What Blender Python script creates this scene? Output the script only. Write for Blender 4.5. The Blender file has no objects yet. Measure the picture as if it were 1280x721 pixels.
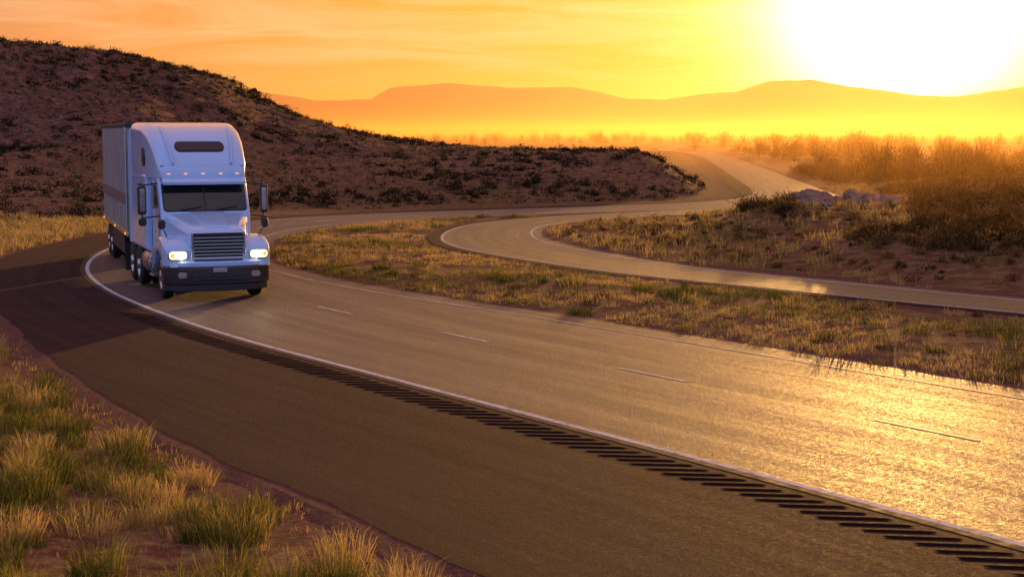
import bpy, math, random
import numpy as np
from mathutils import Vector
rng=np.random.default_rng(7); random.seed(7)
R=math.radians
scene=bpy.context.scene
SUN_AZ=14.3; SUN_EL=4.0
sd=Vector((math.sin(R(SUN_AZ))*math.cos(R(SUN_EL)),math.cos(R(SUN_AZ))*math.cos(R(SUN_EL)),math.sin(R(SUN_EL))))
# ---------------------------------------------------------------- camera
cam_d=bpy.data.cameras.new("camera"); cam=bpy.data.objects.new("camera",cam_d)
scene.collection.objects.link(cam); scene.camera=cam
cam_d.lens=54; cam_d.sensor_width=36; cam_d.clip_end=40000; cam_d.clip_start=0.1
cam.location=(0,0,3.9); cam.rotation_euler=(R(90-5.8),0,0)
# ---------------------------------------------------------------- helpers
class NT:
    def __init__(s,tree): s.t=tree; s.n=tree.nodes; s.l=tree.links
    def add(s,typ,**kw):
        nd=s.n.new(typ)
        for k,v in kw.items():
            if k.startswith('i_'): nd.inputs[k[2:].replace('_',' ')].default_value=v
            else: setattr(nd,k,v)
        return nd
    def link(s,a,b): s.l.new(a,b)
    def math(s,op,a,b=None,c=None,clamp=False):
        nd=s.n.new('ShaderNodeMath'); nd.operation=op; nd.use_clamp=clamp
        for i,v in enumerate((a,b,c)):
            if v is None: continue
            if isinstance(v,(int,float)): nd.inputs[i].default_value=v
            else: s.l.new(v,nd.inputs[i])
        return nd.outputs[0]
    def ramp(s,fac,stops,interp='LINEAR'):
        nd=s.n.new('ShaderNodeValToRGB'); cr=nd.color_ramp; cr.interpolation=interp
        while len(cr.elements)<len(stops): cr.elements.new(0.5)
        for e,(p,c) in zip(cr.elements,stops):
            e.position=p; e.color=(c[0],c[1],c[2],1) if not isinstance(c,(int,float)) else (c,c,c,1)
        s.l.new(fac,nd.inputs[0]); return nd.outputs[0]
    def noise(s,vec,scale,detail=4,rough=.55,dist=0):
        nd=s.n.new('ShaderNodeTexNoise'); nd.inputs['Scale'].default_value=scale; nd.inputs['Detail'].default_value=detail
        nd.inputs['Roughness'].default_value=rough; nd.inputs['Distortion'].default_value=dist
        if vec is not None: s.l.new(vec,nd.inputs['Vector'])
        return nd.outputs['Fac']
    def mix(s,f,a,b,mode='MIX'):
        nd=s.n.new('ShaderNodeMix'); nd.data_type='RGBA'; nd.blend_type=mode
        for i,v in ((0,f),(6,a),(7,b)):
            if isinstance(v,(int,float)): nd.inputs[i].default_value=v
            elif isinstance(v,tuple): nd.inputs[i].default_value=(*v,1)
            else: s.l.new(v,nd.inputs[i])
        return nd.outputs[2]
def new_mat(name):
    m=bpy.data.materials.new(name); m.use_nodes=True
    t=NT(m.node_tree); b=t.n['Principled BSDF']; return m,t,b
def simple(name,col,rough=.5,metal=0,var=.12,scale=6,bump=0,coat=0,emis=None,es=0):
    m,t,b=new_mat(name)
    tc=t.add('ShaderNodeTexCoord')
    n=t.noise(tc.outputs['Object'],scale,5)
    lo=tuple(c*(1-var) for c in col); hi=tuple(min(1,c*(1+var)) for c in col)
    t.link(t.ramp(n,[(.3,lo),(.7,hi)]),b.inputs['Base Color'])
    r=t.ramp(n,[(.3,max(0,rough*.85)),(.7,min(1,rough*1.15))]); t.link(r,b.inputs['Roughness'])
    b.inputs['Metallic'].default_value=metal
    b.inputs['Coat Weight'].default_value=coat
    if bump:
        bp=t.add('ShaderNodeBump'); bp.inputs['Strength'].default_value=bump; bp.inputs['Distance'].default_value=.02
        t.link(t.noise(tc.outputs['Object'],scale*6,4),bp.inputs['Height']); t.link(bp.outputs[0],b.inputs['Normal'])
    if emis: b.inputs['Emission Color'].default_value=(*emis,1); b.inputs['Emission Strength'].default_value=es
    return m
def link(ob,parent=None):
    scene.collection.objects.link(ob)
    if parent: ob.parent=parent
    return ob
def arr_mesh(name,V,F,mat,attrs=None,smooth=False,parent=None,uv=None):
    V=np.asarray(V,dtype=np.float32); F=np.asarray(F,dtype=np.int32); k=F.shape[1]
    me=bpy.data.meshes.new(name); me.vertices.add(len(V)); me.vertices.foreach_set('co',V.ravel())
    me.loops.add(F.size); me.loops.foreach_set('vertex_index',F.ravel())
    me.polygons.add(len(F)); me.polygons.foreach_set('loop_start',np.arange(0,F.size,k,dtype=np.int32))
    me.polygons.foreach_set('loop_total',np.full(len(F),k,dtype=np.int32))
    me.polygons.foreach_set('use_smooth',np.full(len(F),smooth,dtype=bool))
    me.update(calc_edges=True)
    for a,v in (attrs or {}).items():
        at=me.attributes.new(a,'FLOAT','POINT'); at.data.foreach_set('value',np.asarray(v,dtype=np.float32))
    if uv is not None:
        l=me.uv_layers.new(name='UVMap'); l.data.foreach_set('uv',np.asarray(uv,dtype=np.float32)[F.ravel()].ravel())
    me.materials.append(mat); me.validate()
    return link(bpy.data.objects.new(name,me),parent)
def sstep(t): t=np.clip(t,0,1); return t*t*(3-2*t)
def vnoise(x,y,seed=0):
    ix=np.floor(x); iy=np.floor(y); fx=x-ix; fy=y-iy; fx=fx*fx*(3-2*fx); fy=fy*fy*(3-2*fy)
    def h(a,b):
        v=np.sin(a*127.1+b*311.7+seed*74.7)*43758.5453; return v-np.floor(v)
    return (h(ix,iy)*(1-fx)+h(ix+1,iy)*fx)*(1-fy)+(h(ix,iy+1)*(1-fx)+h(ix+1,iy+1)*fx)*fy
def fbm(x,y,o=4,seed=0):
    s=0;a=.5;t=0
    for i in range(o):
        s=s+a*vnoise(x*2**i+i*13.7,y*2**i-i*7.3,seed+i); t+=a; a*=.5
    return s/t*2-1
def catmull(P,step=.5):
    P=np.array(P,float); out=[]
    Q=np.vstack([2*P[0]-P[1],P,2*P[-1]-P[-2]])
    for i in range(1,len(Q)-2):
        p0,p1,p2,p3=Q[i-1],Q[i],Q[i+1],Q[i+2]
        L=np.linalg.norm(p2-p1); n=max(2,int(L/step))
        if L>60: n=int(30)
        t=np.linspace(0,1,n,endpoint=False)[:,None]
        out.append(.5*((2*p1)+(-p0+p2)*t+(2*p0-5*p1+4*p2-p3)*t*t+(-p0+3*p1-3*p2+p3)*t**3))
    out.append(Q[-2][None]); C=np.vstack(out)
    for _ in range(6): C[1:-1]=.25*C[:-2]+.5*C[1:-1]+.25*C[2:]
    return C
def frames(C):
    T=np.gradient(C,axis=0); T/=np.linalg.norm(T,axis=1)[:,None]
    N=np.stack([T[:,1],-T[:,0]],1)
    S=np.concatenate([[0],np.cumsum(np.linalg.norm(np.diff(C,axis=0),axis=1))])
    return T,N,S
# ---------------------------------------------------------------- road layout (metres)
WA=catmull([(31,-30),(25,-20),(19,-10),(13.2,0),(8.5,8.2),(4.85,14.2),(0,21.3),(-2.75,25.3),(-5.2,28.9),(-7.7,33.2),(-10.2,38.3),(-12.2,43.9),(-13.4,50.2),
            (-13.6,57.5),(-12.6,64),(-9.6,70.2),(-4,75.2),(3,79.6),(9.8,84.8),(14,92),(16.3,104),(18.6,126),(22.5,165),(29,231),(33,290),(33,350),(50,470)])
TA,NA,SA=frames(WA)
winA=np.interp(WA[:,1],[20,29,36,44,60,100,200,350],[7.4,7.3,6.3,5.4,5.0,4.6,4.4,4.4])
woutA=np.interp(WA[:,1],[0,22,33,47,70,100],[4.9,4.7,3.1,2.8,1.8,1.4])
CB=catmull([(52,-10),(36,8),(21,24),(11.5,34.1),(7.4,39.1),(3.4,44.4),(-.2,52.6),(-1.0,58.6),(-.3,64.6),(1.9,69.0),(5.2,72.6),(10,77),(15.0,82.8),(17.8,91),(19.4,104),(21.2,126),(23.5,150)])
TB,NB,SB=frames(CB)
hwB=np.interp(CB[:,1],[10,34,42,52,60,75,100,150],[1.6,1.6,1.75,2.25,2.1,1.8,1.6,1.0])
def lateral(x,y,C,N):
    x=np.atleast_1d(x);y=np.atleast_1d(y); idx=np.empty(len(x),int); lat=np.empty(len(x)); dd=np.empty(len(x))
    for a in range(0,len(x),20000):
        b=a+20000
        d2=(x[a:b,None]-C[None,:,0])**2+(y[a:b,None]-C[None,:,1])**2
        i=d2.argmin(1); idx[a:b]=i; dd[a:b]=np.sqrt(d2.min(1))
        lat[a:b]=(x[a:b]-C[i,0])*N[i,0]+(y[a:b]-C[i,1])*N[i,1]
    return idx,lat,dd
def road_dist(x,y):
    i,l,dd=lateral(x,y,WA,NA); dA=np.maximum(np.maximum(l-winA[i],-woutA[i]-l),0); dA=np.where((i==len(WA)-1),dd,dA)
    j,m,de=lateral(x,y,CB,NB); dB=np.maximum(np.abs(m)-hwB[j],0); dB=np.where((j==len(CB)-1),de,dB)
    return dA,l,dB,m
# ---------------------------------------------------------------- terrain
cX=np.array([-400,-90,-60,-43,-34.5,-29.8,-25.7,-23,-19.4,-14.5,-10.2,-5,.6,6.3,11.0,13.0,16])
cZ=np.array([16,14,12.4,11.4,10.4,9.3,8.2,6.7,5.0,3.8,3.15,2.6,2.35,2.3,2.3,1.2,0])
cY=np.array([150,135,132,130,130,130,130,129,128,126,123,120,115,110,104,102,100])
bY=np.array([40,46,52,60,62,63,64,65,68,74,79,83,86,89,92,94,95])
def terrain(x,y):
    shp=x.shape; x=x.ravel().astype(float); y=y.ravel().astype(float)
    dA,lA,dB,lB=road_dist(x,y); d=np.minimum(dA,dB)
    wx=x+2.5*fbm(x*.05,y*.05,3,5)*np.clip((y-70)/30,0,1)*np.clip((5-x)/15,0,1)
    z=np.interp(wx,cX,cZ); yc=np.interp(x,cX,cY); yb=np.interp(x,cX,bY)
    t=(y-yb)/(yc-yb); up=sstep(t)*.45+np.clip(t,0,1)**1.0*.55
    back=1-sstep((y-yc-8)/90)
    hill=z*np.where(t<1,up,back)
    rid=1-np.abs(fbm(x*.07+.3*fbm(x*.1,y*.1,2,9),y*.03,4,2))*2
    env=np.clip(hill/4,0,1)
    hill=hill+env*(.8*rid*np.clip(z/8,.25,1)+.6*fbm(x*.22,y*.22,4,3))*np.where(t<.93,1,.45)+.2*env*fbm(x*.9,y*.9,3,8)
    h=hill*sstep((d-.3)/7)
    isr=(lB>0)&(y<130)
    bank=np.where(isr,sstep((dB-1.2)/5)*(.5+.6*fbm(x*.12,y*.12,4,11))*sstep((x-6)/6),0)
    bank=bank*(1-sstep((y-70)/50))+np.where(isr,.35*sstep((dB-2)/9)*(1+fbm(x*.06,y*.06,3,14)),0)
    h=h+np.maximum(bank,-.1)
    verge=(lA<0)&(y<45)
    h=h+np.where(verge,sstep((dA-.5)/14)*.9,0)
    h=h+sstep(d/3)*(.10*fbm(x*.35,y*.35,4,21)+.05)+sstep(d/.8)*.03*fbm(x*1.6,y*1.6,3,33)
    far=sstep((y-300)/600); h=h*(1-far)
    h=h-.06*(1-sstep(d/.45))
    return h.reshape(shp),d.reshape(shp),env.reshape(shp)
def gro(a,b,n): return a*(b/a)**(np.linspace(0,1,n))
xs=np.concatenate([-gro(75,14000,34)[::-1],np.arange(-74,50,.42),gro(50.5,14000,36)])
ys=np.concatenate([-gro(14,400,10)[::-1],np.arange(-13,14,1.2),np.arange(14,70,.36),np.arange(70,140,.55),gro(141,15000,60)])
X,Y=np.meshgrid(xs,ys); Z,D,E=terrain(X,Y)
nx,ny=len(xs),len(ys)
i=np.arange(nx-1)[None,:]+np.arange(ny-1)[:,None]*nx
F=np.stack([i,i+1,i+nx+1,i+nx],-1).reshape(-1,4)
gm,t,b=new_mat("ground_dry_grass")
geo=t.add('ShaderNodeNewGeometry'); P=geo.outputs['Position']
n1=t.noise(P,.35,6,.6); n2=t.noise(P,2.6,6,.65); n3=t.noise(P,14,4,.7); n4=t.noise(P,.02,5); n5=t.noise(P,.003,6)
dirt=t.mix(t.ramp(n2,[(.35,0),(.65,1)]),(.14,.047,.030),(.26,.105,.065))
straw=t.mix(t.ramp(n3,[(.3,0),(.7,1)]),(.19,.11,.04),(.40,.26,.10))
green=t.mix(t.ramp(n3,[(.35,0),(.65,1)]),(.06,.06,.013),(.16,.14,.03))
c=t.mix(t.ramp(n2,[(.45,0),(.6,1)]),dirt,straw)
c=t.mix(t.ramp(n1,[(.52,0),(.66,.6)]),c,green)
c=t.mix(t.ramp(n4,[(.4,0),(.6,.6)]),c,(.06,.03,.016))
ah=t.add('ShaderNodeAttribute',attribute_name='hill').outputs['Fac']
ad=t.add('ShaderNodeAttribute',attribute_name='rdist').outputs['Fac']
sp=t.add('ShaderNodeSeparateXYZ'); t.link(P,sp.inputs[0])
farf=t.ramp(t.math('DIVIDE',sp.outputs[1],2000),[(.12,0),(.4,1)])
c=t.mix(farf,c,t.mix(t.ramp(n5,[(.42,0),(.58,1)]),(.05,.022,.012),(.13,.07,.035)))
hillc=t.mix(t.ramp(n2,[(.38,0),(.62,1)]),(.055,.026,.020),(.24,.108,.075))
hillc=t.mix(t.ramp(n1,[(.4,0),(.62,.6)]),hillc,(.06,.032,.022))
hillc=t.mix(t.ramp(n3,[(.55,0),(.7,.6)]),hillc,(.32,.18,.13))
c=t.mix(ah,c,hillc)
gravel=t.mix(t.ramp(n3,[(.35,0),(.65,1)]),(.085,.032,.026),(.19,.085,.065))
c=t.mix(t.ramp(t.math('ADD',ad,t.math('MULTIPLY',n2,-1.2)),[(0,1),(.35,0)]),c,gravel)
t.link(c,b.inputs['Base Color']); b.inputs['Roughness'].default_value=.95; b.inputs['Specular IOR Level'].default_value=.1
bp=t.add('ShaderNodeBump'); bp.inputs['Strength'].default_value=.9; bp.inputs['Distance'].default_value=.14
t.link(t.math('ADD',n2,t.math('MULTIPLY',n3,.5)),bp.inputs['Height']); t.link(bp.outputs[0],b.inputs['Normal'])
arr_mesh("ground",np.stack([X,Y,Z],-1).reshape(-1,3),F,gm,{'hill':E.ravel(),'rdist':np.clip(D.ravel(),0,50)},smooth=True)
# ---------------------------------------------------------------- roads
def asphalt(name,lo,hi,rough,tracks=None,spec=.3):
    m,t,b=new_mat(name)
    P=t.add('ShaderNodeNewGeometry').outputs['Position']
    uv=t.add('ShaderNodeUVMap').outputs[0]
    sx=t.add('ShaderNodeSeparateXYZ'); t.link(uv,sx.inputs[0])
    fine=t.noise(P,22,4,.9); mid=t.noise(P,7,5,.75); big=t.noise(P,.5,5,.6)
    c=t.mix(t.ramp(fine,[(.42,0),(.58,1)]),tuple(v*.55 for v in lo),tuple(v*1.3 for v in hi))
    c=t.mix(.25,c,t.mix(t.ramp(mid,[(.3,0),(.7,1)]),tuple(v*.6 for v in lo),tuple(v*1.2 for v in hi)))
    c=t.mix(t.ramp(big,[(.35,.0),(.7,.4)]),c,tuple(v*.7 for v in lo))
    mp=t.add('ShaderNodeMapping'); mp.inputs['Scale'].default_value=(2.2,.06,1); t.link(uv,mp.inputs[0])
    st=t.noise(mp.outputs[0],1.6,5,.6)
    c=t.mix(t.ramp(st,[(.42,0),(.7,.4)]),c,tuple(v*.6 for v in lo))
    if tracks:
        for u0 in tracks:
            dd=t.math('ABSOLUTE',t.math('SUBTRACT',sx.outputs[0],u0))
            c=t.mix(t.ramp(dd,[(0,.25),(.45,0)]),c,tuple(v*1.6 for v in hi))
        for u0 in (3.68,5.9):
            dd=t.math('ABSOLUTE',t.math('SUBTRACT',sx.outputs[0],t.math('ADD',u0,t.math('MULTIPLY',mid,.05))))
            c=t.mix(t.ramp(dd,[(.012,.6),(.04,0)]),c,(.016,.011,.009))
    t.link(c,b.inputs['Base Color'])
    b.inputs['Specular IOR Level'].default_value=spec
    t.link(t.ramp(t.math('ADD',t.math('MULTIPLY',fine,.8),t.math('MULTIPLY',st,.2)),[(.38,rough-.16),(.62,min(1,rough+.25))]),b.inputs['Roughness'])
    bp=t.add('ShaderNodeBump'); bp.inputs['Strength'].default_value=1; bp.inputs['Distance'].default_value=.035
    t.link(t.math('ADD',t.math('MULTIPLY',fine,1.3),t.math('MULTIPLY',mid,.5)),bp.inputs['Height']); t.link(bp.outputs[0],b.inputs['Normal'])
    return m
m_lane=asphalt("asphalt_lane",(.046,.029,.033),(.125,.080,.092),.58,(.95,2.75,4.5,6.3),.45)
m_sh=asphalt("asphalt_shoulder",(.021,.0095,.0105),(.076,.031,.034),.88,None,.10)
m_b=asphalt("asphalt_far",(.045,.034,.034),(.12,.085,.085),.5,None,.5)
def ribbon(name,C,N,S,offs,z,mat,parent=None,skirt=False,rag=None,yr=None):
    sel=np.ones(len(C),bool) if yr is None else (C[:,1]>yr[0])&(C[:,1]<yr[1])
    rows=[]; uv=[]
    zz=z if isinstance(z,(list,tuple)) else [z]*len(offs)
    for k,o in enumerate(offs):
        o=np.broadcast_to(o,len(C)).astype(float)
        if rag and k in rag: o=o+.10*fbm(S*.8,S*0+k*9.1,4,3+k)+.05*fbm(S*3.1,S*0+k,2,6)
        rows.append(np.column_stack([C+N*o[:,None],np.full(len(C),zz[k])])[sel]); uv.append(np.column_stack([o,S])[sel])
    if skirt:
        for q,src in ((0,0),(len(rows),-1)):
            r=rows[src].copy(); r[:,2]-=.14; rows.insert(0 if q==0 else len(rows),r); u=uv[src]; uv.insert(0 if q==0 else len(uv),u)
    V=np.stack(rows,1); n,m=V.shape[:2]
    i=(np.arange(m-1)[None,:]+np.arange(n-1)[:,None]*m)
    F=np.stack([i,i+1,i+m+1,i+m],-1).reshape(-1,4)
    return arr_mesh(name,V.reshape(-1,3),F,mat,uv=np.stack(uv,1).reshape(-1,2),parent=parent)
def empty(name,loc=(0,0,0)):
    e=bpy.data.objects.new(name,None); e.location=loc; scene.collection.objects.link(e); return e
hw=empty("highway_road")
NL=8
ribbon("lanes",WA,NA,SA,[ -.1+(winA+.1)*k/NL for k in range(NL+1)],.02,m_lane,hw,True,rag=(NL,))
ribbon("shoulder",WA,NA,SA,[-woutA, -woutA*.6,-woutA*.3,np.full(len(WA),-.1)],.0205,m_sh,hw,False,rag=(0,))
ribbon("gravel_edge",WA,NA,SA,[-woutA-.75,-woutA-.35,-woutA-.12,-woutA+.3],[-.10,-.004,.014,.0155],gm,hw,False,rag=(1,2))
ribbon("gravel_edge_inner",WA,NA,SA,[winA-.3,winA+.1,winA+.3,winA+.6],[.0155,.013,-.004,-.10],gm,hw,False,rag=(1,2))
m_paint,t,b=new_mat("road_paint_white")
P=t.add('ShaderNodeNewGeometry').outputs['Position']
w=t.noise(P,9,6,.75); c=t.mix(t.ramp(w,[(.34,0),(.52,1)]),(.13,.10,.09),(.62,.57,.58)); t.link(c,b.inputs['Base Color']); b.inputs['Roughness'].default_value=.8; b.inputs['Specular IOR Level'].default_value=.2
def paint_worn():
    m,t,b=new_mat("road_paint_worn"); P=t.add('ShaderNodeNewGeometry').outputs['Position']
    w=t.noise(P,9,6,.75); c=t.mix(t.ramp(w,[(.38,0),(.56,1)]),(.12,.10,.09),(.55,.50,.46)); t.link(c,b.inputs['Base Color']); b.inputs['Roughness'].default_value=.6;b.inputs['Specular IOR Level'].default_value=.4; return m
m_worn=paint_worn()
ribbon("edge_line",WA,NA,SA,[-.055,.055],.0245,m_paint,hw,yr=(-40,100))
ribbon("tar_seam",WA,NA,SA,[np.full(len(WA),-.19),np.full(len(WA),-.06)],.0243,simple("tar_black",(.010,.007,.006),.8,bump=.4),hw,yr=(-40,100))
ribbon("inner_line",WA,NA,SA,[winA-.75,winA-.67],.0245,m_worn,hw,yr=(-40,100))
def at(C,N,S,s):
    return np.array([np.interp(s,S,C[:,0]),np.interp(s,S,C[:,1])]),np.array([np.interp(s,S,N[:,0]),np.interp(s,S,N[:,1])])
V=[];F=[]
s0=np.interp(2.,WA[:,1],SA); s1=np.interp(33.,WA[:,1],SA); s=s0
while s<s1:
    p,n=at(WA,NA,SA,s); tt=np.array([-n[1],n[0]])
    w=.062+random.uniform(-.008,.006); a=-.33+random.uniform(-.02,.02); bb=-.86+random.uniform(-.03,.03)
    K=-.85; P_=lambda o,h: p+n*o+tt*(K*(o-a)+h)
    q=[P_(a,-w*.6),P_(a-.05,-w),P_(bb+.05,-w),P_(bb,-w*.6),P_(bb,w*.6),P_(bb+.05,w),P_(a-.05,w),P_(a,w*.6)]
    k=len(V); V+= [(*v,.0247) for v in q]; F.append([k,k+1,k+6,k+7]); F.append([k+1,k+2,k+5,k+6]); F.append([k+2,k+3,k+4,k+5])
    s+=.305
rum,t,b=new_mat("rumble_groove")
P=t.add('ShaderNodeNewGeometry').outputs['Position']
t.link(t.ramp(t.noise(P,30,4,.7),[(.35,(.006,.004,.004)),(.7,(.026,.014,.013))]),b.inputs['Base Color']); b.inputs['Roughness'].default_value=1; b.inputs['Specular IOR Level'].default_value=0
arr_mesh("rumble_strip",V,F,rum,parent=hw)
V=[];F=[]
s=np.interp(26.3,WA[:,1],SA)-5.6*6
for q in range(22):
    seg=np.linspace(s,s+1.75,6); k=len(V)
    for u in seg:
        p,n=at(WA,NA,SA,u); wi=np.interp(p[1],WA[:,1],winA); c0=min(3.65,wi*.5)
        a=p+n*(c0-.05); bq=p+n*(c0+.05); V+= [(*a,.0246),(*bq,.0246)]
    F+=[[k+2*j,k+2*j+1,k+2*j+3,k+2*j+2] for j in range(5)]
    s+=5.6
arr_mesh("lane_dashes",V,F,m_worn,parent=hw)
hb=empty("opposite_road")
ribbon("lanes",CB,NB,SB,[-hwB,-hwB*.8,-hwB*.4,0*hwB,hwB*.4,hwB*.8,hwB],.014,m_b,hb,False,rag=(0,6))
ribbon("gravel_edge",CB,NB,SB,[-hwB-.6,-hwB-.3,-hwB+.3],[-.10,-.002,.0095],gm,hb,False,rag=(1,),yr=(-20,80))
ribbon("gravel_edge_far",CB,NB,SB,[hwB-.3,hwB+.3,hwB+.6],[.0095,-.002,-.10],gm,hb,False,rag=(1,),yr=(-20,80))
ribbon("edge_line",CB,NB,SB,[hwB-.42,hwB-.35],.0185,m_paint,hb,yr=(-20,76))
ribbon("median_line",CB,NB,SB,[-hwB+.47,-hwB+.54],.0185,m_paint,hb,yr=(-20,76))
ribbon("dark_shoulder",CB,NB,SB,[-hwB+.0,-hwB+.42],.0183,m_sh,hb,rag=(0,),yr=(-20,76))
# ---------------------------------------------------------------- vegetation builders
def leafmat(name,stops,trans=.45):
    m=bpy.data.materials.new(name); m.use_nodes=True; t=NT(m.node_tree); t.n.clear()
    at_=t.add('ShaderNodeAttribute',attribute_name='tint').outputs['Fac']
    c=t.ramp(at_,stops)
    d=t.add('ShaderNodeBsdfDiffuse'); tr=t.add('ShaderNodeBsdfTranslucent'); mx=t.add('ShaderNodeMixShader'); o=t.add('ShaderNodeOutputMaterial')
    t.link(c,d.inputs[0]); t.link(c,tr.inputs[0]); mx.inputs[0].default_value=trans
    t.link(d.outputs[0],mx.inputs[1]); t.link(tr.outputs[0],mx.inputs[2]); t.link(mx.outputs[0],o.inputs[0]); return m
m_grass=leafmat("grass_blades",[(0,(.05,.07,.012)),(.3,(.17,.18,.03)),(.55,(.40,.31,.08)),(1,(.62,.44,.18))],.58)
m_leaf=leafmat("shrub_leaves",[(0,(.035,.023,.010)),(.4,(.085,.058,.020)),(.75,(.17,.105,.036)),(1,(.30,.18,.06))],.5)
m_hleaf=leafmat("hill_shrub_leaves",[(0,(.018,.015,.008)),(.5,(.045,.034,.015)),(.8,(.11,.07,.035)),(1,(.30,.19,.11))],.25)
def blades(px,py,pz,spread,h,w,nb,tint,tv=.15):
    T=len(px); n=T*nb
    rep=lambda a: np.repeat(np.broadcast_to(a,T),nb)
    X,Y,Z,SP,H,W,TI=map(rep,(px,py,pz,spread,h,w,tint))
    a=rng.uniform(0,2*np.pi,n); r=np.sqrt(rng.uniform(0,1,n))*SP
    ox=np.cos(a)*r; oy=np.sin(a)*r
    la=a+rng.normal(0,.7,n); lean=(.15+.85*r/np.maximum(SP,1e-3))*rng.uniform(.4,1.4,n)
    hh=H*rng.uniform(.4,1.15,n)
    fa=rng.uniform(0,np.pi,n); wx=np.cos(fa)*W*.5; wy=np.sin(fa)*W*.5
    bx=X+ox;by=Y+oy
    mx=bx+np.cos(la)*lean*hh*.3; my=by+np.sin(la)*lean*hh*.3; mz=Z+hh*.6
    tx=bx+np.cos(la)*lean*hh*.85; ty=by+np.sin(la)*lean*hh*.85; tz=Z+hh*(1-.35*lean)
    V=np.stack([np.stack([bx-wx,by-wy,Z-.02],1),np.stack([bx+wx,by+wy,Z-.02],1),np.stack([mx+wx*.8,my+wy*.8,mz],1),np.stack([mx-wx*.8,my-wy*.8,mz],1),np.stack([tx,ty,tz],1)],1).reshape(-1,3)
    k=np.arange(n)[:,None]*5
    F=np.concatenate([k+np.array([[0,1,2]]),k+np.array([[0,2,3]]),k+np.array([[3,2,4]])],0)
    ti=np.clip(TI+rng.normal(0,tv,n),0,1)
    return V,F,np.repeat(ti,5)
def merge(parts):
    Vs=[];Fs=[];Ts=[];o=0
    for V,F,T in parts: Vs.append(V);Fs.append(F+o);Ts.append(T);o+=len(V)
    return np.vstack(Vs),np.vstack(Fs),np.concatenate(Ts)
def scatter(n,x0,x1,y0,y1,cond,clump=None,fov=None):
    x=rng.uniform(x0,x1,n);y=rng.uniform(y0,y1,n)
    dA,lA,dB,lB=road_dist(x,y); k=cond(x,y,dA,lA,dB,lB)
    if clump: k&=(fbm(x*clump[0],y*clump[0],3,clump[1])>clump[2])
    x=x[k];y=y[k]; z,_,_=terrain(x,y); return x,y,z
def leaves(cx,cy,cz,rx,rz,nl,size,tint,asp=1.0,lobes=5,vert=.5):
    T=len(cx); n=T*nl
    lob=rng.normal(0,1,(T,lobes,3)); lob/=np.linalg.norm(lob,axis=2)[...,None]; lob[...,2]=np.abs(lob[...,2])
    lob*=rng.uniform(.2,.75,(T,lobes,1))
    ti=np.repeat(np.arange(T),nl); li=rng.integers(0,lobes,n)
    d=rng.normal(0,1,(n,3)); d/=np.linalg.norm(d,axis=1)[:,None]; d*=(rng.uniform(.2,1,(n,1))**.6)*rng.uniform(.3,.6,(T,lobes))[ti,li][:,None]
    p=lob[ti,li]+d; p[:,2]=np.maximum(p[:,2],0.02*rng.uniform(0,1,n))
    RX=np.broadcast_to(rx,T)[ti]; RZ=np.broadcast_to(rz,T)[ti]; SZ=np.broadcast_to(size,T)[ti]
    px=cx[ti]+p[:,0]*RX; py=cy[ti]+p[:,1]*RX; pz=cz[ti]+p[:,2]*RZ
    a=rng.normal(0,1,(n,3)); a[:,2]+=vert*np.sign(a[:,2]); a/=np.linalg.norm(a,axis=1)[:,None]
    b=rng.normal(0,1,(n,3)); b=np.cross(a,b); b/=np.linalg.norm(b,axis=1)[:,None]
    a*=(SZ*rng.uniform(.5,1.3,n))[:,None]*asp; b*=(SZ*rng.uniform(.4,1.0,n))[:,None]
    c=np.stack([px,py,pz],1)
    V=np.stack([c-a,c+b*.5,c+a,c-b*.5],1).reshape(-1,3)
    k=np.arange(n)[:,None]*4; F=np.concatenate([k+np.array([[0,1,2]]),k+np.array([[0,2,3]])],0)
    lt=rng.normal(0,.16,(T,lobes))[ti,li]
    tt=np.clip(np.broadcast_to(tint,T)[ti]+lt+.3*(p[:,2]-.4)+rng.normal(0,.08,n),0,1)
    return V,F,np.repeat(tt,4)
def twigs(cx,cy,cz,rx,rz,nt,w,tint=.1):
    T=len(cx); n=T*nt; ti=np.repeat(np.arange(T),nt)
    a=rng.uniform(0,2*np.pi,n); r=rng.uniform(.2,.9,n); RX=np.broadcast_to(rx,T)[ti];RZ=np.broadcast_to(rz,T)[ti];W=np.broadcast_to(w,T)[ti]
    base=np.stack([cx[ti],cy[ti],cz[ti]-.05],1); tip=base+np.stack([np.cos(a)*r*RX,np.sin(a)*r*RX,RZ*rng.uniform(.6,1.15,n)],1)
    mid=base*.55+tip*.45; mid[:,:2]+=rng.normal(0,.08,(n,2))*RX[:,None]
    s=np.stack([np.cos(a+1.57),np.sin(a+1.57),0*a],1)*W[:,None]
    V=np.stack([base-s,base+s,mid+s*.6,mid-s*.6,tip],1).reshape(-1,3); k=np.arange(n)[:,None]*5
    F=np.concatenate([k+np.array([[0,1,2]]),k+np.array([[0,2,3]]),k+np.array([[3,2,4]])],0)
    return V,F,np.full(len(V),tint)
# verge grass, near left
parts=[]
c_out=lambda x,y,dA,lA,dB,lB:(lA<0)&(dA>.25)&(x>-.42*y-1)
x,y,z=scatter(1500,-14,1,10,36,lambda x,y,dA,lA,dB,lB:(lA<0)&(dA>.7)&(x>-.4*y-1),(.6,3,-.1))
n=len(x); parts.append(blades(x,y,z,rng.uniform(.12,.34,n),rng.uniform(.18,.44,n),.0075,180,rng.choice([.1,.2,.28,.36,.6,.8],n)))
x,y,z=scatter(7000,-16,2,9,48,c_out); n=len(x)
parts.append(blades(x,y,z,rng.uniform(.06,.2,n),rng.uniform(.05,.16,n),.008,14,rng.uniform(.3,.9,n)))
x,y,z=scatter(5000,-30,-8,44,68,c_out); n=len(x)
parts.append(blades(x,y,z,rng.uniform(.1,.3,n),rng.uniform(.1,.4,n),.02,14,rng.uniform(.5,.95,n)))
V,F,T=merge(parts); arr_mesh("verge_grass",V,F,m_grass,{'tint':T})
parts=[]
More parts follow.
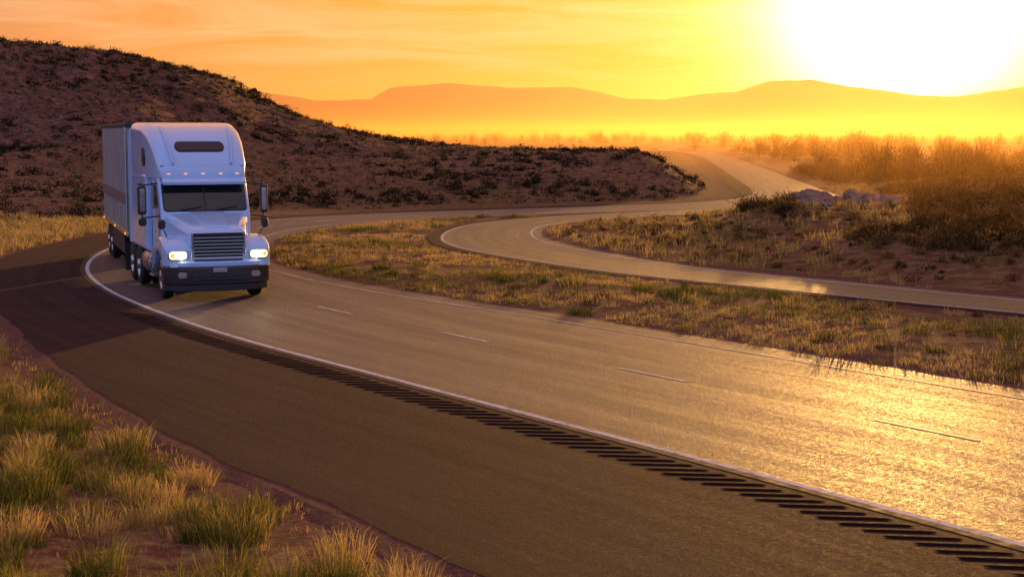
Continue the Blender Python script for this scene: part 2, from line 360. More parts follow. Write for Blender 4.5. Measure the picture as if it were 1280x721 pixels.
med=lambda x,y,dA,lA,dB,lB:(lA>0)&(dA>.2)&(dB>.25)&(lB<0)&(x<.42*y)
x,y,z=scatter(40000,-10,26,17,82,med,(.8,4,-.15)); n=len(x)
g=fbm(x*.3,y*.3,3,77)
parts.append(blades(x,y,z,rng.uniform(.05,.2,n),rng.uniform(.05,.18,n),.012,12,np.clip(.60+.8*g,.1,1)))
x,y,z=scatter(2200,-10,26,17,82,med,(.3,5,-.1)); n=len(x)
parts.append(blades(x,y,z,rng.uniform(.12,.35,n),rng.uniform(.10,.30,n),.014,50,rng.choice([.0,.1,.25,.6],n)))
V,F,T=merge(parts); arr_mesh("median_grass",V,F,m_grass,{'tint':T})
parts=[]
x,y,z=scatter(14000,-2,46,26,110,lambda x,y,dA,lA,dB,lB:(lB>0)&(dB>.3)&(dA>.3)&(x<.42*y)&~((x>.25*y)&(y<48)&(dB>1.0)),(.35,6,-.2)); n=len(x)
parts.append(blades(x,y,z,rng.uniform(.1,.3,n),rng.uniform(.1,.42,n),.018,12,rng.uniform(.4,.95,n)))
V,F,T=merge(parts); arr_mesh("field_grass",V,F,m_grass,{'tint':T})
# hill shrubs
hc=lambda x,y,dA,lA,dB,lB:(lA<0)&(dA>2)&(x>-.42*y)
parts=[]
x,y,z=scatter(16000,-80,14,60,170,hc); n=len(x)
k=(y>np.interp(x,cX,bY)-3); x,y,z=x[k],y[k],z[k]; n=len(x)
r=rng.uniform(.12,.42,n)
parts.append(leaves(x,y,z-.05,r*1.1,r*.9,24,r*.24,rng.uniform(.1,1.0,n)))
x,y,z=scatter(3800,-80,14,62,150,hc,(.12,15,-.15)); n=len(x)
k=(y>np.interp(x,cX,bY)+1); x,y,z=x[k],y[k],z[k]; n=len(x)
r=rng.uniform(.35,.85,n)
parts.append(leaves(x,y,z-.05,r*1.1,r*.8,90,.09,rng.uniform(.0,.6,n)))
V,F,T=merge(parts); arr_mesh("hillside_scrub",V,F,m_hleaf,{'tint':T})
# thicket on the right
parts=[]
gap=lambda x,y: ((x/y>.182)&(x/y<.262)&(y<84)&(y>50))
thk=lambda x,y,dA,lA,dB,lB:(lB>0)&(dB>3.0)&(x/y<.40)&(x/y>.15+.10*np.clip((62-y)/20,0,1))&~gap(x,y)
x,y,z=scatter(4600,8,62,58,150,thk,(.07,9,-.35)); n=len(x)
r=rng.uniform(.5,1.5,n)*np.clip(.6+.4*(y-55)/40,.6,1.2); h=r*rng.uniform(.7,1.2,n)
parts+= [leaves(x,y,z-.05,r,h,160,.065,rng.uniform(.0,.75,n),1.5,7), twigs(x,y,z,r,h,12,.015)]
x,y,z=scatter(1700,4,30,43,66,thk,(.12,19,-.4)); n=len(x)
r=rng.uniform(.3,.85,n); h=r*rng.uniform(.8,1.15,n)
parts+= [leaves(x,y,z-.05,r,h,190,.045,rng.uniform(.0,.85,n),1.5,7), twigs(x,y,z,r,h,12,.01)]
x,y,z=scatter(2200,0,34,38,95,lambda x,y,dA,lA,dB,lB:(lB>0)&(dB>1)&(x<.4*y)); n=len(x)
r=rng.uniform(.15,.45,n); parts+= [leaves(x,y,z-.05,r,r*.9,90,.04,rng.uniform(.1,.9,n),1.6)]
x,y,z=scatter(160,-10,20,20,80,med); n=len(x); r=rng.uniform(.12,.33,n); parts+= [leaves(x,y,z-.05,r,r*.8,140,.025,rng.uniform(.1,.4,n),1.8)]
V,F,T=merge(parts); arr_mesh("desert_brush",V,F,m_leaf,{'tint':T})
parts=[]
tx=np.concatenate([rng.uniform(20,62,110),rng.uniform(34,95,120),rng.uniform(-30,150,150)]); ty=np.concatenate([rng.uniform(100,165,110),rng.uniform(170,300,120),rng.uniform(300,800,150)])
dA,lA,dB,lB=road_dist(tx,ty); k=((dA>4)&(dB>3)&(lA>0))|(ty>480); tx=tx[k];ty=ty[k]; tz,_,_=terrain(tx,ty); n=len(tx)
H=rng.uniform(1.4,4.0,n)*np.clip(ty/200,.9,1.5)*np.where(rng.uniform(0,1,n)>.9,1.3,1); r=H*rng.uniform(.45,.85,n)
parts+= [leaves(tx,ty,tz+H*.1,r,H*.75,440,.06+H*.012,rng.uniform(.0,.4,n),1.8,11), twigs(tx,ty,tz,r,H*.95,26,.05)]
V,F,T=merge(parts); arr_mesh("distant_trees",V,F,m_leaf,{'tint':T})
# ---------------------------------------------------------------- mountains
def mountains(name,Yc,pts,seed,mat,depth,amp):
    xs=np.linspace(-7000,7000,700)*(Yc/8000); ax=np.array([p[0] for p in pts],float); az=np.array([p[1] for p in pts],float)
    v=np.linspace(-1,1,60)
    X,Vv=np.meshgrid(xs,v); u=X/Yc*1920+640
    prof=np.interp(u,ax,(165-az)/1920*Yc)+amp*fbm(X*8e-4,Vv*0,5,seed)*.8+amp*1.2*fbm(X*6e-3,Vv*0,4,seed+9)
    spur=1-np.abs(fbm(X*.0026,Vv*1.3,5,seed+3))*1.6
    sh=1-np.abs(Vv)**1.25
    Z=prof*sh*(1-(1-spur)*.8*(1-sh)) - 4*np.abs(Vv)
    V=np.stack([X,Yc+Vv*depth,Z],-1).reshape(-1,3); nx=len(xs); i=np.arange(nx-1)[None,:]+np.arange(len(v)-1)[:,None]*nx
    arr_mesh(name,V,np.stack([i,i+1,i+nx+1,i+nx],-1).reshape(-1,4),mat,smooth=True)
mm=simple("mountain_rock",(.10,.05,.035),.95,var=.3,scale=.003)
mountains("mountain_range",9000,[(-900,120),(-300,100),(100,95),(270,103),(300,106),(350,118),(400,125),(465,123),(490,108),(560,103),(640,108),(715,108),(780,121),(830,123),(870,117),(920,112),(960,100),(1010,98),(1060,107),(1110,114),(1180,121),(1250,112),(1300,106),(1500,100),(2200,120)],3,mm,1500,8)
mountains("foothills",6200,[(-900,155),(200,155),(330,140),(400,150),(560,155),(700,150),(850,146),(960,140),(1080,146),(1200,142),(1330,138),(2200,150)],8,mm,900,8)
# ---------------------------------------------------------------- boulders
import bmesh
def rock_obj(name,items,mat):
    bm=bmesh.new()
    for (x,y,z,r,sq) in items:
        o=bmesh.ops.create_icosphere(bm,subdivisions=4,radius=1)
        sx,sy=random.uniform(.8,1.5),random.uniform(.8,1.3); ph=random.uniform(0,99)
        vs=o['verts']; co=np.array([v.co[:] for v in vs])
        nn=fbm(co[:,0]*1.3+ph+co[:,2],co[:,1]*1.3+ph-co[:,2]*.9,5,4)
        for v,n in zip(vs,nn):
            c=v.co; f=1+.7*float(n); q=Vector((round(c.x*3)/3*.35+c.x*.65,round(c.y*3)/3*.35+c.y*.65,round(c.z*3)/3*.3+c.z*.7))
            v.co=Vector((x+q.x*r*sx*f,y+q.y*r*sy*f,z+q.z*r*sq*f))
    me=bpy.data.meshes.new(name); bm.to_mesh(me); bm.free(); me.materials.append(mat)
    return link(bpy.data.objects.new(name,me))
rk=[]
for q in range(26):
    y=random.uniform(60,76); x=random.uniform(.188,.256)*y; z=float(terrain(np.array([x]),np.array([y]))[0][0])
    rk.append((x,y,z+.0,random.uniform(.25,.7),random.uniform(.5,.95)))
rock_obj("rock_outcrop",rk,simple("pale_rock",(.27,.14,.085),.9,var=.5,scale=2.5,bump=.8))
# ---------------------------------------------------------------- truck
truck=empty("semi_truck",(-6.75,35.3,.022)); truck.rotation_euler=(0,0,R(21))
cab_paint=simple("truck_blue_paint",(.44,.61,.90),.18,var=.04,scale=2,coat=.7)  # light blue base colour for cab, hood and fairings
chrome=simple("chrome",(.75,.75,.76),.12,1,var=.05)
dark=simple("dark_plastic",(.02,.02,.022),.5)
blackm=simple("black_rubber",(.018,.017,.017),.8,bump=.3)
glass=simple("tinted_glass",(.012,.009,.009),.06,coat=.5)
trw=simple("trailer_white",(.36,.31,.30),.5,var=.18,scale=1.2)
alum=simple("aluminium",(.55,.55,.56),.3,1,var=.1)
bump_m=simple("bumper_dark",(.11,.08,.075),.22,.7,var=.1)
amber=simple("amber_marker_lamp",(.9,.35,.05),.3,emis=(1,.38,.05),es=1.3)
hl=simple("headlamp_lens",(.9,.85,.75),.1,emis=(1,.76,.40),es=30)
dim=simple("headlamp_reflector",(.8,.8,.78),.12,.6,emis=(1,.68,.30),es=2.2)
dimf=simple("fog_lamp_glass",(.5,.5,.5),.12,.6)
red=simple("stripe_grey",(.15,.12,.12),.5)
def mo(name,V,F,mat,parent=truck,bevel=0,smooth=False,seg=3):
    me=bpy.data.meshes.new(name); me.from_pydata([tuple(v) for v in V],[],[tuple(f) for f in F]); me.validate()
    bm=bmesh.new(); bm.from_mesh(me); bmesh.ops.recalc_face_normals(bm,faces=bm.faces); bm.to_mesh(me); bm.free()
    me.materials.append(mat)
    for p in me.polygons: p.use_smooth=smooth
    ob=link(bpy.data.objects.new(name,me),parent)
    if bevel:
        md=ob.modifiers.new('b','BEVEL'); md.width=bevel; md.segments=seg; md.limit_method='ANGLE'; md.angle_limit=R(35)
        for p in me.polygons: p.use_smooth=True
        w=ob.modifiers.new('w','WEIGHTED_NORMAL'); w.keep_sharp=True
    return ob
def box(name,x0,x1,y0,y1,z0,z1,mat,parent=truck,bevel=.01):
    V=[(x,y,z) for x in(x0,x1) for y in(y0,y1) for z in(z0,z1)]
    F=[(0,1,3,2),(4,6,7,5),(0,4,5,1),(2,3,7,6),(0,2,6,4),(1,5,7,3)]
    return mo(name,V,F,mat,parent,bevel)
def extr(name,poly,axis,a,bb,mat,parent=truck,bevel=.02):
    V=[];n=len(poly)
    for q in(a,bb):
        for p in poly: V.append((q,p[0],p[1]) if axis=='x' else (p[0],p[1],q))
    F=[tuple(range(n)),tuple(range(2*n-1,n-1,-1))]+[(i,(i+1)%n,n+(i+1)%n,n+i) for i in range(n)]
    return mo(name,V,F,mat,parent,bevel)
def rr(y,x0,x1,z0,z1,r,n=6,rb=None):
    rb=r if rb is None else rb; P=[]
    for cx,cz,a0,q in((x1-r,z1-r,0,r),(x0+r,z1-r,90,r),(x0+rb,z0+rb,180,rb),(x1-rb,z0+rb,270,rb)):
        for i in range(n+1):
            a=R(a0+90*i/n); P.append((cx+q*math.cos(a),y,cz+q*math.sin(a)))
    return P
def loft(name,rings,mat,parent=truck,smooth=True):
    n=len(rings[0]); V=[p for r in rings for p in r]; F=[]
    for k in range(len(rings)-1):
        for i in range(n): j=(i+1)%n; F.append((k*n+i,k*n+j,(k+1)*n+j,(k+1)*n+i))
    F.append(tuple(range(n))); F.append(tuple((len(rings)-1)*n+i for i in range(n)))
    ob=mo(name,V,F,mat,parent,0,smooth)
    m=ob.modifiers.new('b','BEVEL'); m.width=.02; m.segments=3; m.limit_method='ANGLE'; m.angle_limit=R(50)
    ob.modifiers.new('w','WEIGHTED_NORMAL')
    return ob
def cyl(name,p0,p1,r,mat,parent=truck,n=20,r2=None):
    p0=Vector(p0);p1=Vector(p1); d=(p1-p0).normalized(); a=d.orthogonal().normalized(); b_=d.cross(a); r2=r if r2 is None else r2
    V=[];F=[]
    for p,q in((p0,r),(p1,r2)):
        for i in range(n): t_=2*math.pi*i/n; V.append(p+a*math.cos(t_)*q+b_*math.sin(t_)*q)
    F=[(i,(i+1)%n,n+(i+1)%n,n+i) for i in range(n)]+[tuple(range(n)),tuple(range(n,2*n))]
    ob=mo(name,V,F,mat,parent,0,True)
    m=ob.modifiers.new('b','BEVEL'); m.width=min(.01,r*.2); m.segments=2; m.limit_method='ANGLE'; m.angle_limit=R(50); ob.modifiers.new('w','WEIGHTED_NORMAL')
    return ob
def lathe(name,prof,cx,cy,cz,mat,parent,n=40):
    V=[];F=[];m=len(prof)
    for i in range(n):
        a=2*math.pi*i/n
        for (x,r) in prof: V.append((cx+x,cy+r*math.cos(a),cz+r*math.sin(a)))
    for i in range(n):
        for j in range(m-1): F.append((i*m+j,((i+1)%n)*m+j,((i+1)%n)*m+j+1,i*m+j+1))
    return mo(name,V,F,mat,parent,0,True)
def wheel(x,y,sgn,parent,dual=False):
    w=.28; R0=.52
    for k in range(2 if dual else 1):
        cx=x-sgn*k*.33
        lathe("tire",[(-w/2,.30),(-w/2,.46),(-w/2+.03,.505),(-w/2+.06,R0),(-.05,R0),(-.045,R0-.015),(-.035,R0-.015),(-.03,R0),(.03,R0),(.035,R0-.015),(.045,R0-.015),(.05,R0),(w/2-.06,R0),(w/2-.03,.505),(w/2,.46),(w/2,.30)],cx,y,.52,blackm,parent)
    o=sgn*w/2
    lathe("rim",[(o,.31),(o*.7,.27),(o*.1 if dual else o*.7,.24),(o*.1 if dual else o*.8,.14),(o*1.15,.12),(o*1.2,.0)],x,y,.52,alum,parent,30)
def lathes(y,parent,dual=True):
    for s in(-1,1): wheel(s*1.07,y,s,parent,dual)
for s in(-1,1): wheel(s*1.03,1.15,s,truck)
lathes(4.75,truck); lathes(6.05,truck)
box("chassis_rail",-.45,-.33,.5,7,.62,.9,dark); box("chassis_rail_2",.33,.45,.5,7,.62,.9,dark)
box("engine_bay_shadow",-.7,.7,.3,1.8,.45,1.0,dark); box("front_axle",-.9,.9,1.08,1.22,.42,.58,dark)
extr("cab",[(1.62,.85),(1.62,1.96),(2.08,2.70),(2.1,2.82),(3.5,2.82),(3.5,.85)],'x',-1.07,1.07,cab_paint,bevel=.07)
loft("sleeper",[rr(3.35,-1.14,1.14,.95,2.85,.08),rr(3.5,-1.2,1.2,.95,2.85,.08),rr(6.0,-1.2,1.2,.95,2.85,.08)],cab_paint)
loft("roof_fairing",[rr(1.93,-.98,.98,2.76,2.88,.05),rr(2.0,-1.02,1.02,2.76,3.03,.12,rb=.05),rr(2.2,-1.07,1.07,2.76,3.3,.2,rb=.05),rr(2.5,-1.1,1.1,2.76,3.6,.26,rb=.05),rr(2.85,-1.13,1.13,2.76,3.83,.28,rb=.05),rr(3.3,-1.16,1.16,2.76,4.0,.28,rb=.05),rr(4.0,-1.19,1.19,2.76,4.11,.26,rb=.05),rr(6.0,-1.2,1.2,2.76,4.13,.22,rb=.05)],cab_paint)
extr("side_extender",[(6.0,1.0),(6.0,3.95),(6.35,3.85),(6.35,1.0)],'x',-1.22,-1.18,cab_paint,bevel=.01)
extr("side_extender_2",[(6.0,1.0),(6.0,3.95),(6.35,3.85),(6.35,1.0)],'x',1.18,1.22,cab_paint,bevel=.01)
def slab(name,pts,nrm,th,mat,bevel=.02,parent=truck):
    nrm=Vector(nrm).normalized(); n=len(pts); V=[Vector(p)-nrm*th*.6 for p in pts]+[Vector(p)+nrm*th*.4 for p in pts]
    F=[tuple(range(n)),tuple(range(2*n-1,n-1,-1))]+[(i,(i+1)%n,n+(i+1)%n,n+i) for i in range(n)]
    return mo(name,V,F,mat,parent,bevel)
def fz(z): return float(np.interp(z,[3.03,3.3,3.6,3.83,4.0],[2.0,2.2,2.5,2.85,3.3]))
def rpoly(x0,x1,z0,z1,r,n=5): return [(p[0],p[2]) for p in rr(0,x0,x1,z0,z1,r,n)]
slab("fairing_window_frame",[(x,fz(z),z) for x,z in rpoly(-.60,.60,3.40,3.65,.12)],(0,-1,.9),.035,dark,.006)
slab("fairing_window",[(x,fz(z)-.006,z+.006) for x,z in rpoly(-.56,.56,3.43,3.62,.09)],(0,-1,.9),.045,glass,.006)
grv=simple("panel_groove",(.12,.15,.2),.4)
for s in(-1,1):
    zl=[3.1,3.3,3.45,3.6,3.72,3.83,3.93,3.99]; V=[];F=[]
    for j,z in enumerate(zl):
        xx=s*(.70+.13*(z-3.1)/.9); y=fz(z)
        V+=[(xx-.028,y-.012,z+.010),(xx-.012,y-.05,z+.045),(xx+.012,y-.05,z+.045),(xx+.028,y-.012,z+.010)]
    for j in range(len(zl)-1):
        for q_ in range(3): F.append((4*j+q_,4*j+q_+1,4*j+q_+5,4*j+q_+4))
    mo("fairing_rib",V,F,cab_paint,truck,0,True)
slab("fairing_seam",[(-1.0,2.035,3.06),(1.0,2.035,3.06),(1.0,2.05,3.085),(-1.0,2.05,3.085)],(0,-1,.9),.02,grv,.003)
extr("sun_visor",[(1.78,2.62),(1.76,2.70),(2.05,2.86),(2.2,2.86),(2.2,2.80)],'x',-.98,.98,cab_paint,bevel=.015)
for i,xx in enumerate((-.82,-.42,0,.42,.82)):
    box("marker_lamp_%d"%i,xx-.05,xx+.05,1.93,2.02,2.855,2.90,amber,bevel=.015)
def wy(z): return 1.62+(z-1.96)*.46/.74
nrm=(0,-.74,.46)
slab("windshield_seal",[(x,wy(z),z) for x,z in rpoly(-1.0,1.0,1.99,2.67,.09)],nrm,.02,dark,.004)
slab("windshield",[(x,wy(z)-.004,z) for x,z in rpoly(-.97,.97,2.02,2.64,.08)],nrm,.035,glass,.004)
slab("windshield_post",[(x,wy(z)-.01,z) for x,z in((-.018,2.02),(.018,2.02),(.018,2.64),(-.018,2.64))],nrm,.05,dark,.003)
for s in(-.6,.25): cyl("wiper",(s,wy(2.03)-.04,2.04),(s+.5,wy(2.1)-.05,2.12),.010,dark,n=8)
loft("hood",[rr(.10,-.60,.60,.95,1.60,.10),rr(.16,-.66,.66,.95,1.66,.16,rb=.05),rr(.5,-.73,.73,.95,1.76,.2,rb=.05),rr(1.1,-.86,.86,.95,1.87,.2,rb=.05),rr(1.62,-1.0,1.0,.95,1.96,.16,rb=.05),rr(1.75,-1.04,1.04,.95,2.0,.1,rb=.05)],cab_paint)
loft("hood_ridge",[rr(.2,-.30,.30,1.6,1.70,.03),rr(.9,-.36,.36,1.7,1.885,.03),rr(1.6,-.42,.42,1.8,2.0,.03)],cab_paint)
for s in(-1,1):
    x0,x1=(.56,1.24) if s>0 else (-1.24,-.56)
    loft("fender",[rr(.06,x0+(.1 if s<0 else 0),x1-(.1 if s>0 else 0),.80,1.16,.08),rr(.16,x0+(.03 if s<0 else 0),x1-(.03 if s>0 else 0),.80,1.30,.12,rb=.04),rr(.45,x0,x1,.86,1.42,.16,rb=.04),rr(.62,x0,x1,1.0,1.46,.16,rb=.04),rr(1.15,x0,x1,1.14,1.48,.16,rb=.04),rr(1.62,x0,x1,1.02,1.42,.16,rb=.04),rr(1.72,x0,x1,.8,1.38,.16,rb=.04),rr(2.05,x0,x1-(.06 if s>0 else -.0),.62,1.2,.12,rb=.04)],cab_paint)
    hx=s*.93
    slab("headlamp_housing",[(hx+x,.06,z) for x,z in rpoly(-.23,.23,.96,1.19,.08)],(0,-1,.15),.06,chrome,.01)
    slab("headlamp_reflector",[(hx+x,.035,z) for x,z in rpoly(-.2,.2,.985,1.165,.07)],(0,-1,.1),.04,dim,.008)
    cyl("headlamp_bulb",(hx-s*.06,.04,1.075),(hx-s*.06,-.005,1.075),.085,hl,n=24)
    cyl("turn_lamp",(hx+s*.13,.04,1.075),(hx+s*.13,.0,1.075),.045,amber,n=16)
    cyl("hood_mirror_stalk",(s*1.05,.75,1.42),(s*1.2,.6,1.72),.012,dark,n=8)
    loft("hood_mirror",[rr(.55,s*1.2-.07,s*1.2+.07,1.66,1.86,.06),rr(.63,s*1.2-.09,s*1.2+.09,1.64,1.88,.08)],dark)
    mx=s*1.46
    loft("door_mirror",[rr(1.88,mx-.09,mx+.09,1.94,2.60,.05),rr(1.97,mx-.105,mx+.105,1.92,2.62,.07),rr(2.03,mx-.09,mx+.09,1.94,2.60,.05)],dark)
    slab("door_mirror_cover",[(mx+x,1.875,z) for x,z in rpoly(-.06,.06,2.0,2.54,.04)],(0,-1,0),.03,chrome,.006)
    loft("wide_mirror",[rr(1.86,mx-.09,mx+.09,1.66,1.84,.07),rr(1.95,mx-.10,mx+.10,1.65,1.85,.08)],dark)
    cyl("mirror_arm",(s*1.06,2.15,2.66),(mx,1.98,2.62),.018,dark,n=10); cyl("mirror_arm_low",(s*1.06,2.0,1.88),(mx,1.98,1.84),.018,dark,n=10); cyl("mirror_bar",(mx,1.99,1.7),(mx,1.99,2.68),.015,dark,n=8)
    X=s*1.075
    slab("side_window",[(X,1.98,2.08),(X,2.3,2.62),(X,3.02,2.62),(X,3.02,2.02)],(s,0,0),.02,glass,.004)
    slab("door_seam",[(X,3.1,1.0),(X,3.1,2.72),(X,3.12,2.72),(X,3.12,1.0)],(s,0,0),.01,dark,.002)
    slab("door_seam_front",[(X,1.86,1.0),(X,1.86,1.95),(X,1.88,1.95),(X,1.88,1.0)],(s,0,0),.01,dark,.002)
    box("door_handle",X-.02,X+.02,2.85,3.0,1.72,1.76,chrome)
    slab("sleeper_window",[(s*1.205,y_,z_) for y_,z_ in rpoly(4.0,4.5,2.2,2.6,.1)],(s,0,0),.02,glass,.004)
    slab("roof_side_window",[(s*1.175,y_,z_) for y_,z_ in rpoly(3.45,3.85,3.05,3.5,.1)],(s,0,0),.06,glass,.004)
    cyl("fuel_tank",(s*.92,2.75,.68),(s*.92,4.1,.68),.31,alum,n=32)
    for yy in(2.95,3.9): cyl("tank_strap",(s*.92,yy,.68),(s*.92,yy+.05,.68),.32,dark,n=32)
    box("step",s*1.0-.22,s*1.0+.22,2.1,2.7,.42,.47,alum); box("step_upper",s*1.0-.2,s*1.0+.2,2.15,2.7,.72,.77,alum); box("battery_box",s*.9-.2,s*.9+.24,2.15,2.7,.45,.9,dark)
    box("mud_flap",s*1.0-.3,s*1.0+.3,6.72,6.75,.2,.95,blackm)
box("grille_recess",-.58,.58,.075,.12,1.0,1.56,dark)
def frame(name,x0,x1,z0,z1,w,y0,y1,mat):
    box(name+"_top",x0,x1,y0,y1,z1-w,z1,mat,bevel=.012); box(name+"_bottom",x0,x1,y0,y1,z0,z0+w,mat,bevel=.012)
    box(name+"_side",x0,x0+w,y0+.002,y1,z0+w,z1-w,mat,bevel=.008); box(name+"_side_2",x1-w,x1,y0+.002,y1,z0+w,z1-w,mat,bevel=.008)
frame("grille_frame",-.62,.62,.97,1.60,.045,.03,.10,chrome)
for i in range(6):
    z=1.065+i*.078; box("grille_bar_%d"%i,-.57,.57,.045,.085,z,z+.017,chrome,bevel=.006)
for xx in(-.28,0,.28): box("grille_post",xx-.008,xx+.008,.06,.09,1.02,1.55,dark,bevel=.002)
pts=[(x,.02+.42*abs(x/1.24)**4-.10) for x in np.linspace(-1.24,1.24,25)]+[(1.24,.72),(1.0,.72),(1.0,.55),(-1.0,.55),(-1.0,.72),(-1.24,.72)]
extr("bumper_top",pts,'z',.80,.93,cab_paint,bevel=.03)
pm=[(x*.995,y+.012) for x,y in pts]; extr("bumper",pm,'z',.40,.80,bump_m,bevel=.03)
pl=[(x*.97,y+.05) for x,y in pts]; extr("bumper_valance",pl,'z',.24,.40,dark,bevel=.02)
box("bumper_intake",-.62,.62,-.095,.0,.47,.66,dark,bevel=.02)
for z in(.53,.60): box("intake_bar",-.6,.6,-.11,-.02,z-.006,z+.006,bump_m,bevel=.004)
box("licence_plate",-.16,.16,-.115,-.08,.68,.79,simple("plate",(.35,.33,.3),.5),bevel=.004)
for s in(-1,1):
    slab("fog_lamp",[(s*.84+x,.005,z) for x,z in rpoly(-.1,.1,.55,.68,.05)],(s*.3,-1,0),.05,dimf,.006)
trailer=bpy.data.objects.new("trailer",None); link(trailer,truck); trailer.location=(0,5.9,0); trailer.rotation_euler=(0,0,R(-2.5))
y0=.62; y1=9.9
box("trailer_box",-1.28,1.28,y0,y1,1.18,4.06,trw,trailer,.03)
box("trailer_top_rail",-1.30,1.30,y0-.02,y1+.02,4.0,4.12,dark,trailer,.02)
box("trailer_bottom_rail",-1.30,1.30,y0-.02,y1+.02,1.10,1.24,alum,trailer,.01)
for s in(-1,1):
    yy=y0+.3
    while yy<y1-.1:
        a=s*1.28; box("trailer_rib",min(a,a+s*.018),max(a,a+s*.018),yy,yy+.05,1.24,4.0,trw,trailer,.005); yy+=.61
    box("trailer_corner",s*1.285-.02,s*1.285+.02,y0-.015,y0+.12,1.2,4.02,alum,trailer,.01)
    box("trailer_band",s*1.29-.012,s*1.29+.012,y0+.14,y1-.1,1.95,2.25,red,trailer,.003)
    box("landing_leg",s*.8-.07,s*.8+.07,2.0,2.15,.4,1.1,dark,trailer); box("landing_foot",s*.8-.13,s*.8+.13,1.93,2.22,.36,.4,dark,trailer)
    box("side_skirt",s*1.2-.015,s*1.2+.015,2.6,6.9,.5,1.1,dark,trailer)
    for yy in(1.0,4.8,9.5): box("side_marker",s*1.31-.01,s*1.31+.01,yy,yy+.1,1.14,1.2,amber,trailer,.004)
lathes(7.7,trailer); lathes(8.95,trailer)
box("rear_guard",-1.1,1.1,y1-.12,y1,.5,.6,dark,trailer)
cyl("exhaust_stack",(1.05,6.15,1.0),(1.05,6.15,3.9),.07,chrome)
for s in(-1,1):
    ld=bpy.data.lights.new("headlamp_beam","SPOT"); ld.energy=25; ld.color=(1,.8,.5); ld.spot_size=R(60); ld.spot_blend=.8; ld.shadow_soft_size=.06
    lo=link(bpy.data.objects.new("headlamp_beam",ld),truck); lo.location=(s*.86,-.06,1.07); lo.rotation_euler=(R(84),0,R(180))
# ---------------------------------------------------------------- haze (physical volume lying in the valley)
def hazemat(name,dens,g,col):
    hz=bpy.data.materials.new(name); hz.use_nodes=True; t=NT(hz.node_tree); t.n.clear()
    o=t.add('ShaderNodeOutputMaterial'); vs=t.add('ShaderNodeVolumePrincipled'); vs.inputs['Color'].default_value=(*col,1); vs.inputs['Density'].default_value=dens; vs.inputs['Anisotropy'].default_value=g
    t.link(vs.outputs[0],o.inputs['Volume']); return hz
plan=[(12,46),(9000,46),(9000,3000),(-4000,3000),(-4000,420),(-60,260),(-8,175),(12,128),(17,90)]
extr("ground_haze",plan,'z',-30,11,hazemat("ground_haze",1/800,.70,(.80,.47,.17)),None,0)
extr("valley_haze",[(-9500,400),(9500,400),(9500,10500),(-9500,10500)],'z',-32,260,hazemat("valley_haze",1/16000,.66,(.80,.50,.26)),None,0)
# ---------------------------------------------------------------- sun + sky
sl=bpy.data.lights.new("sun","SUN"); sl.energy=5; sl.angle=R(.8); sl.color=(1,.50,.13)
so=link(bpy.data.objects.new("sun",sl)); so.rotation_euler=sd.to_track_quat('Z','Y').to_euler()
w=bpy.data.worlds.new("World"); scene.world=w; w.use_nodes=True; t=NT(w.node_tree); t.n.clear()
out=t.add('ShaderNodeOutputWorld'); bg=t.add('ShaderNodeBackground'); bg2=t.add('ShaderNodeBackground'); ads=t.add('ShaderNodeAddShader')
sky=t.add('ShaderNodeTexSky'); sky.sky_type='NISHITA'; sky.sun_disc=False; sky.sun_elevation=R(SUN_EL); sky.sun_rotation=R(SUN_AZ); sky.dust_density=4; sky.air_density=1.2
t.link(sky.outputs[0],bg.inputs[0]); bg.inputs[1].default_value=.010
tc=t.add('ShaderNodeTexCoord'); G=tc.outputs['Generated']
nv=t.add('ShaderNodeVectorMath',operation='NORMALIZE'); t.link(G,nv.inputs[0])
dp=t.add('ShaderNodeVectorMath',operation='DOT_PRODUCT'); t.link(nv.outputs[0],dp.inputs[0]); dp.inputs[1].default_value=tuple(sd)
ang=t.math('DIVIDE',t.math('ARCCOSINE',t.math('MINIMUM',dp.outputs['Value'],.99999)),math.pi)
q=lambda d:d/180
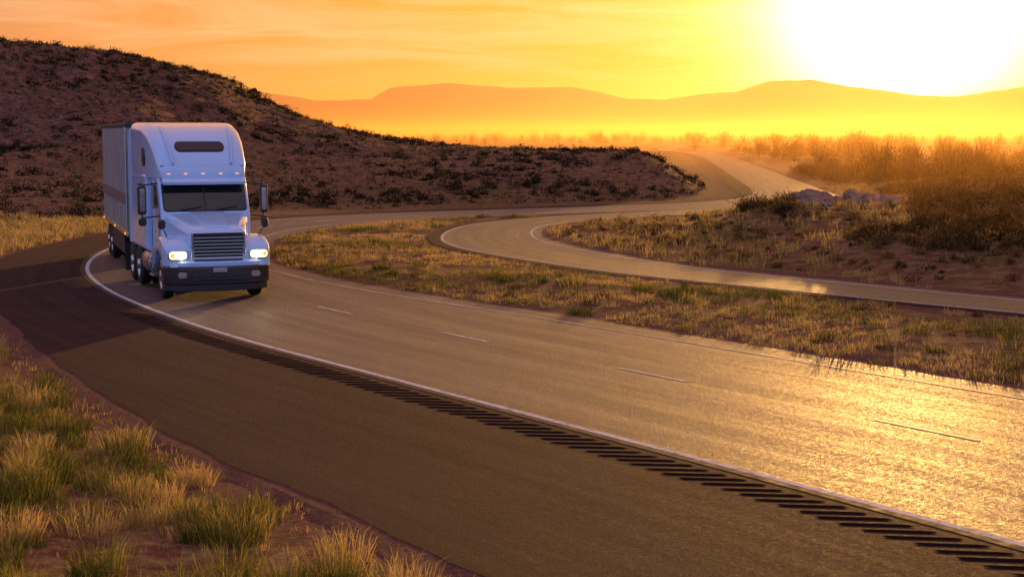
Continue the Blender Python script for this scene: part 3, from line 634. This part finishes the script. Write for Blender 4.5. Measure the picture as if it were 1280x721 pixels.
base=t.ramp(ang,[(0,(.98,.50,.07)),(q(7),(.96,.45,.04)),(q(16),(.90,.38,.05)),(q(30),(.84,.33,.11)),(q(50),(.58,.25,.26)),(q(90),(.36,.25,.46)),(q(130),(.26,.44,.98)),(1,(.24,.48,1.0))])
sx=t.add('ShaderNodeSeparateXYZ'); t.link(nv.outputs[0],sx.inputs[0])
mp=t.add('ShaderNodeMapping'); mp.inputs['Scale'].default_value=(4,4,40); mp.inputs['Rotation'].default_value=(0,R(5),0); t.link(nv.outputs[0],mp.inputs[0])
cn=t.noise(mp.outputs[0],1.6,7,.62,.8)
cf=t.math('MULTIPLY',t.ramp(cn,[(.42,0),(.66,.9)]),t.ramp(sx.outputs[2],[(.015,0),(.055,1)]))
base=t.mix(cf,base,t.mix(.5,base,(1.0,.70,.38)))
cf2=t.math('MULTIPLY',t.ramp(cn,[(.30,.5),(.44,0)]),t.ramp(sx.outputs[2],[(.015,0),(.055,1)]))
base=t.mix(cf2,base,t.mix(.5,base,(.72,.28,.05)))
g1=t.math('POWER',2.718,t.math('MULTIPLY',t.math('POWER',t.math('DIVIDE',ang,q(3.7)),2),-1.))
g2=t.math('POWER',2.718,t.math('MULTIPLY',t.math('DIVIDE',ang,q(5.0)),-1.))
gl=t.add('ShaderNodeVectorMath',operation='SCALE'); gl.inputs[0].default_value=(1.0,.9,.72); t.link(t.math('MULTIPLY',g1,4.5),gl.inputs['Scale'])
g2v=t.add('ShaderNodeVectorMath',operation='SCALE'); g2v.inputs[0].default_value=(.9,.66,.16); t.link(t.math('MULTIPLY',g2,1.75),g2v.inputs['Scale'])
a1=t.add('ShaderNodeVectorMath',operation='ADD'); t.link(gl.outputs[0],a1.inputs[0]); t.link(g2v.outputs[0],a1.inputs[1])
a2=t.add('ShaderNodeVectorMath',operation='ADD'); t.link(a1.outputs[0],a2.inputs[0]); t.link(base,a2.inputs[1])
t.link(a2.outputs[0],bg2.inputs[0]); bg2.inputs[1].default_value=1.0
t.link(bg.outputs[0],ads.inputs[0]); t.link(bg2.outputs[0],ads.inputs[1]); t.link(ads.outputs[0],out.inputs[0])
scene.view_settings.view_transform='Standard'; scene.view_settings.look='None'; scene.view_settings.exposure=0
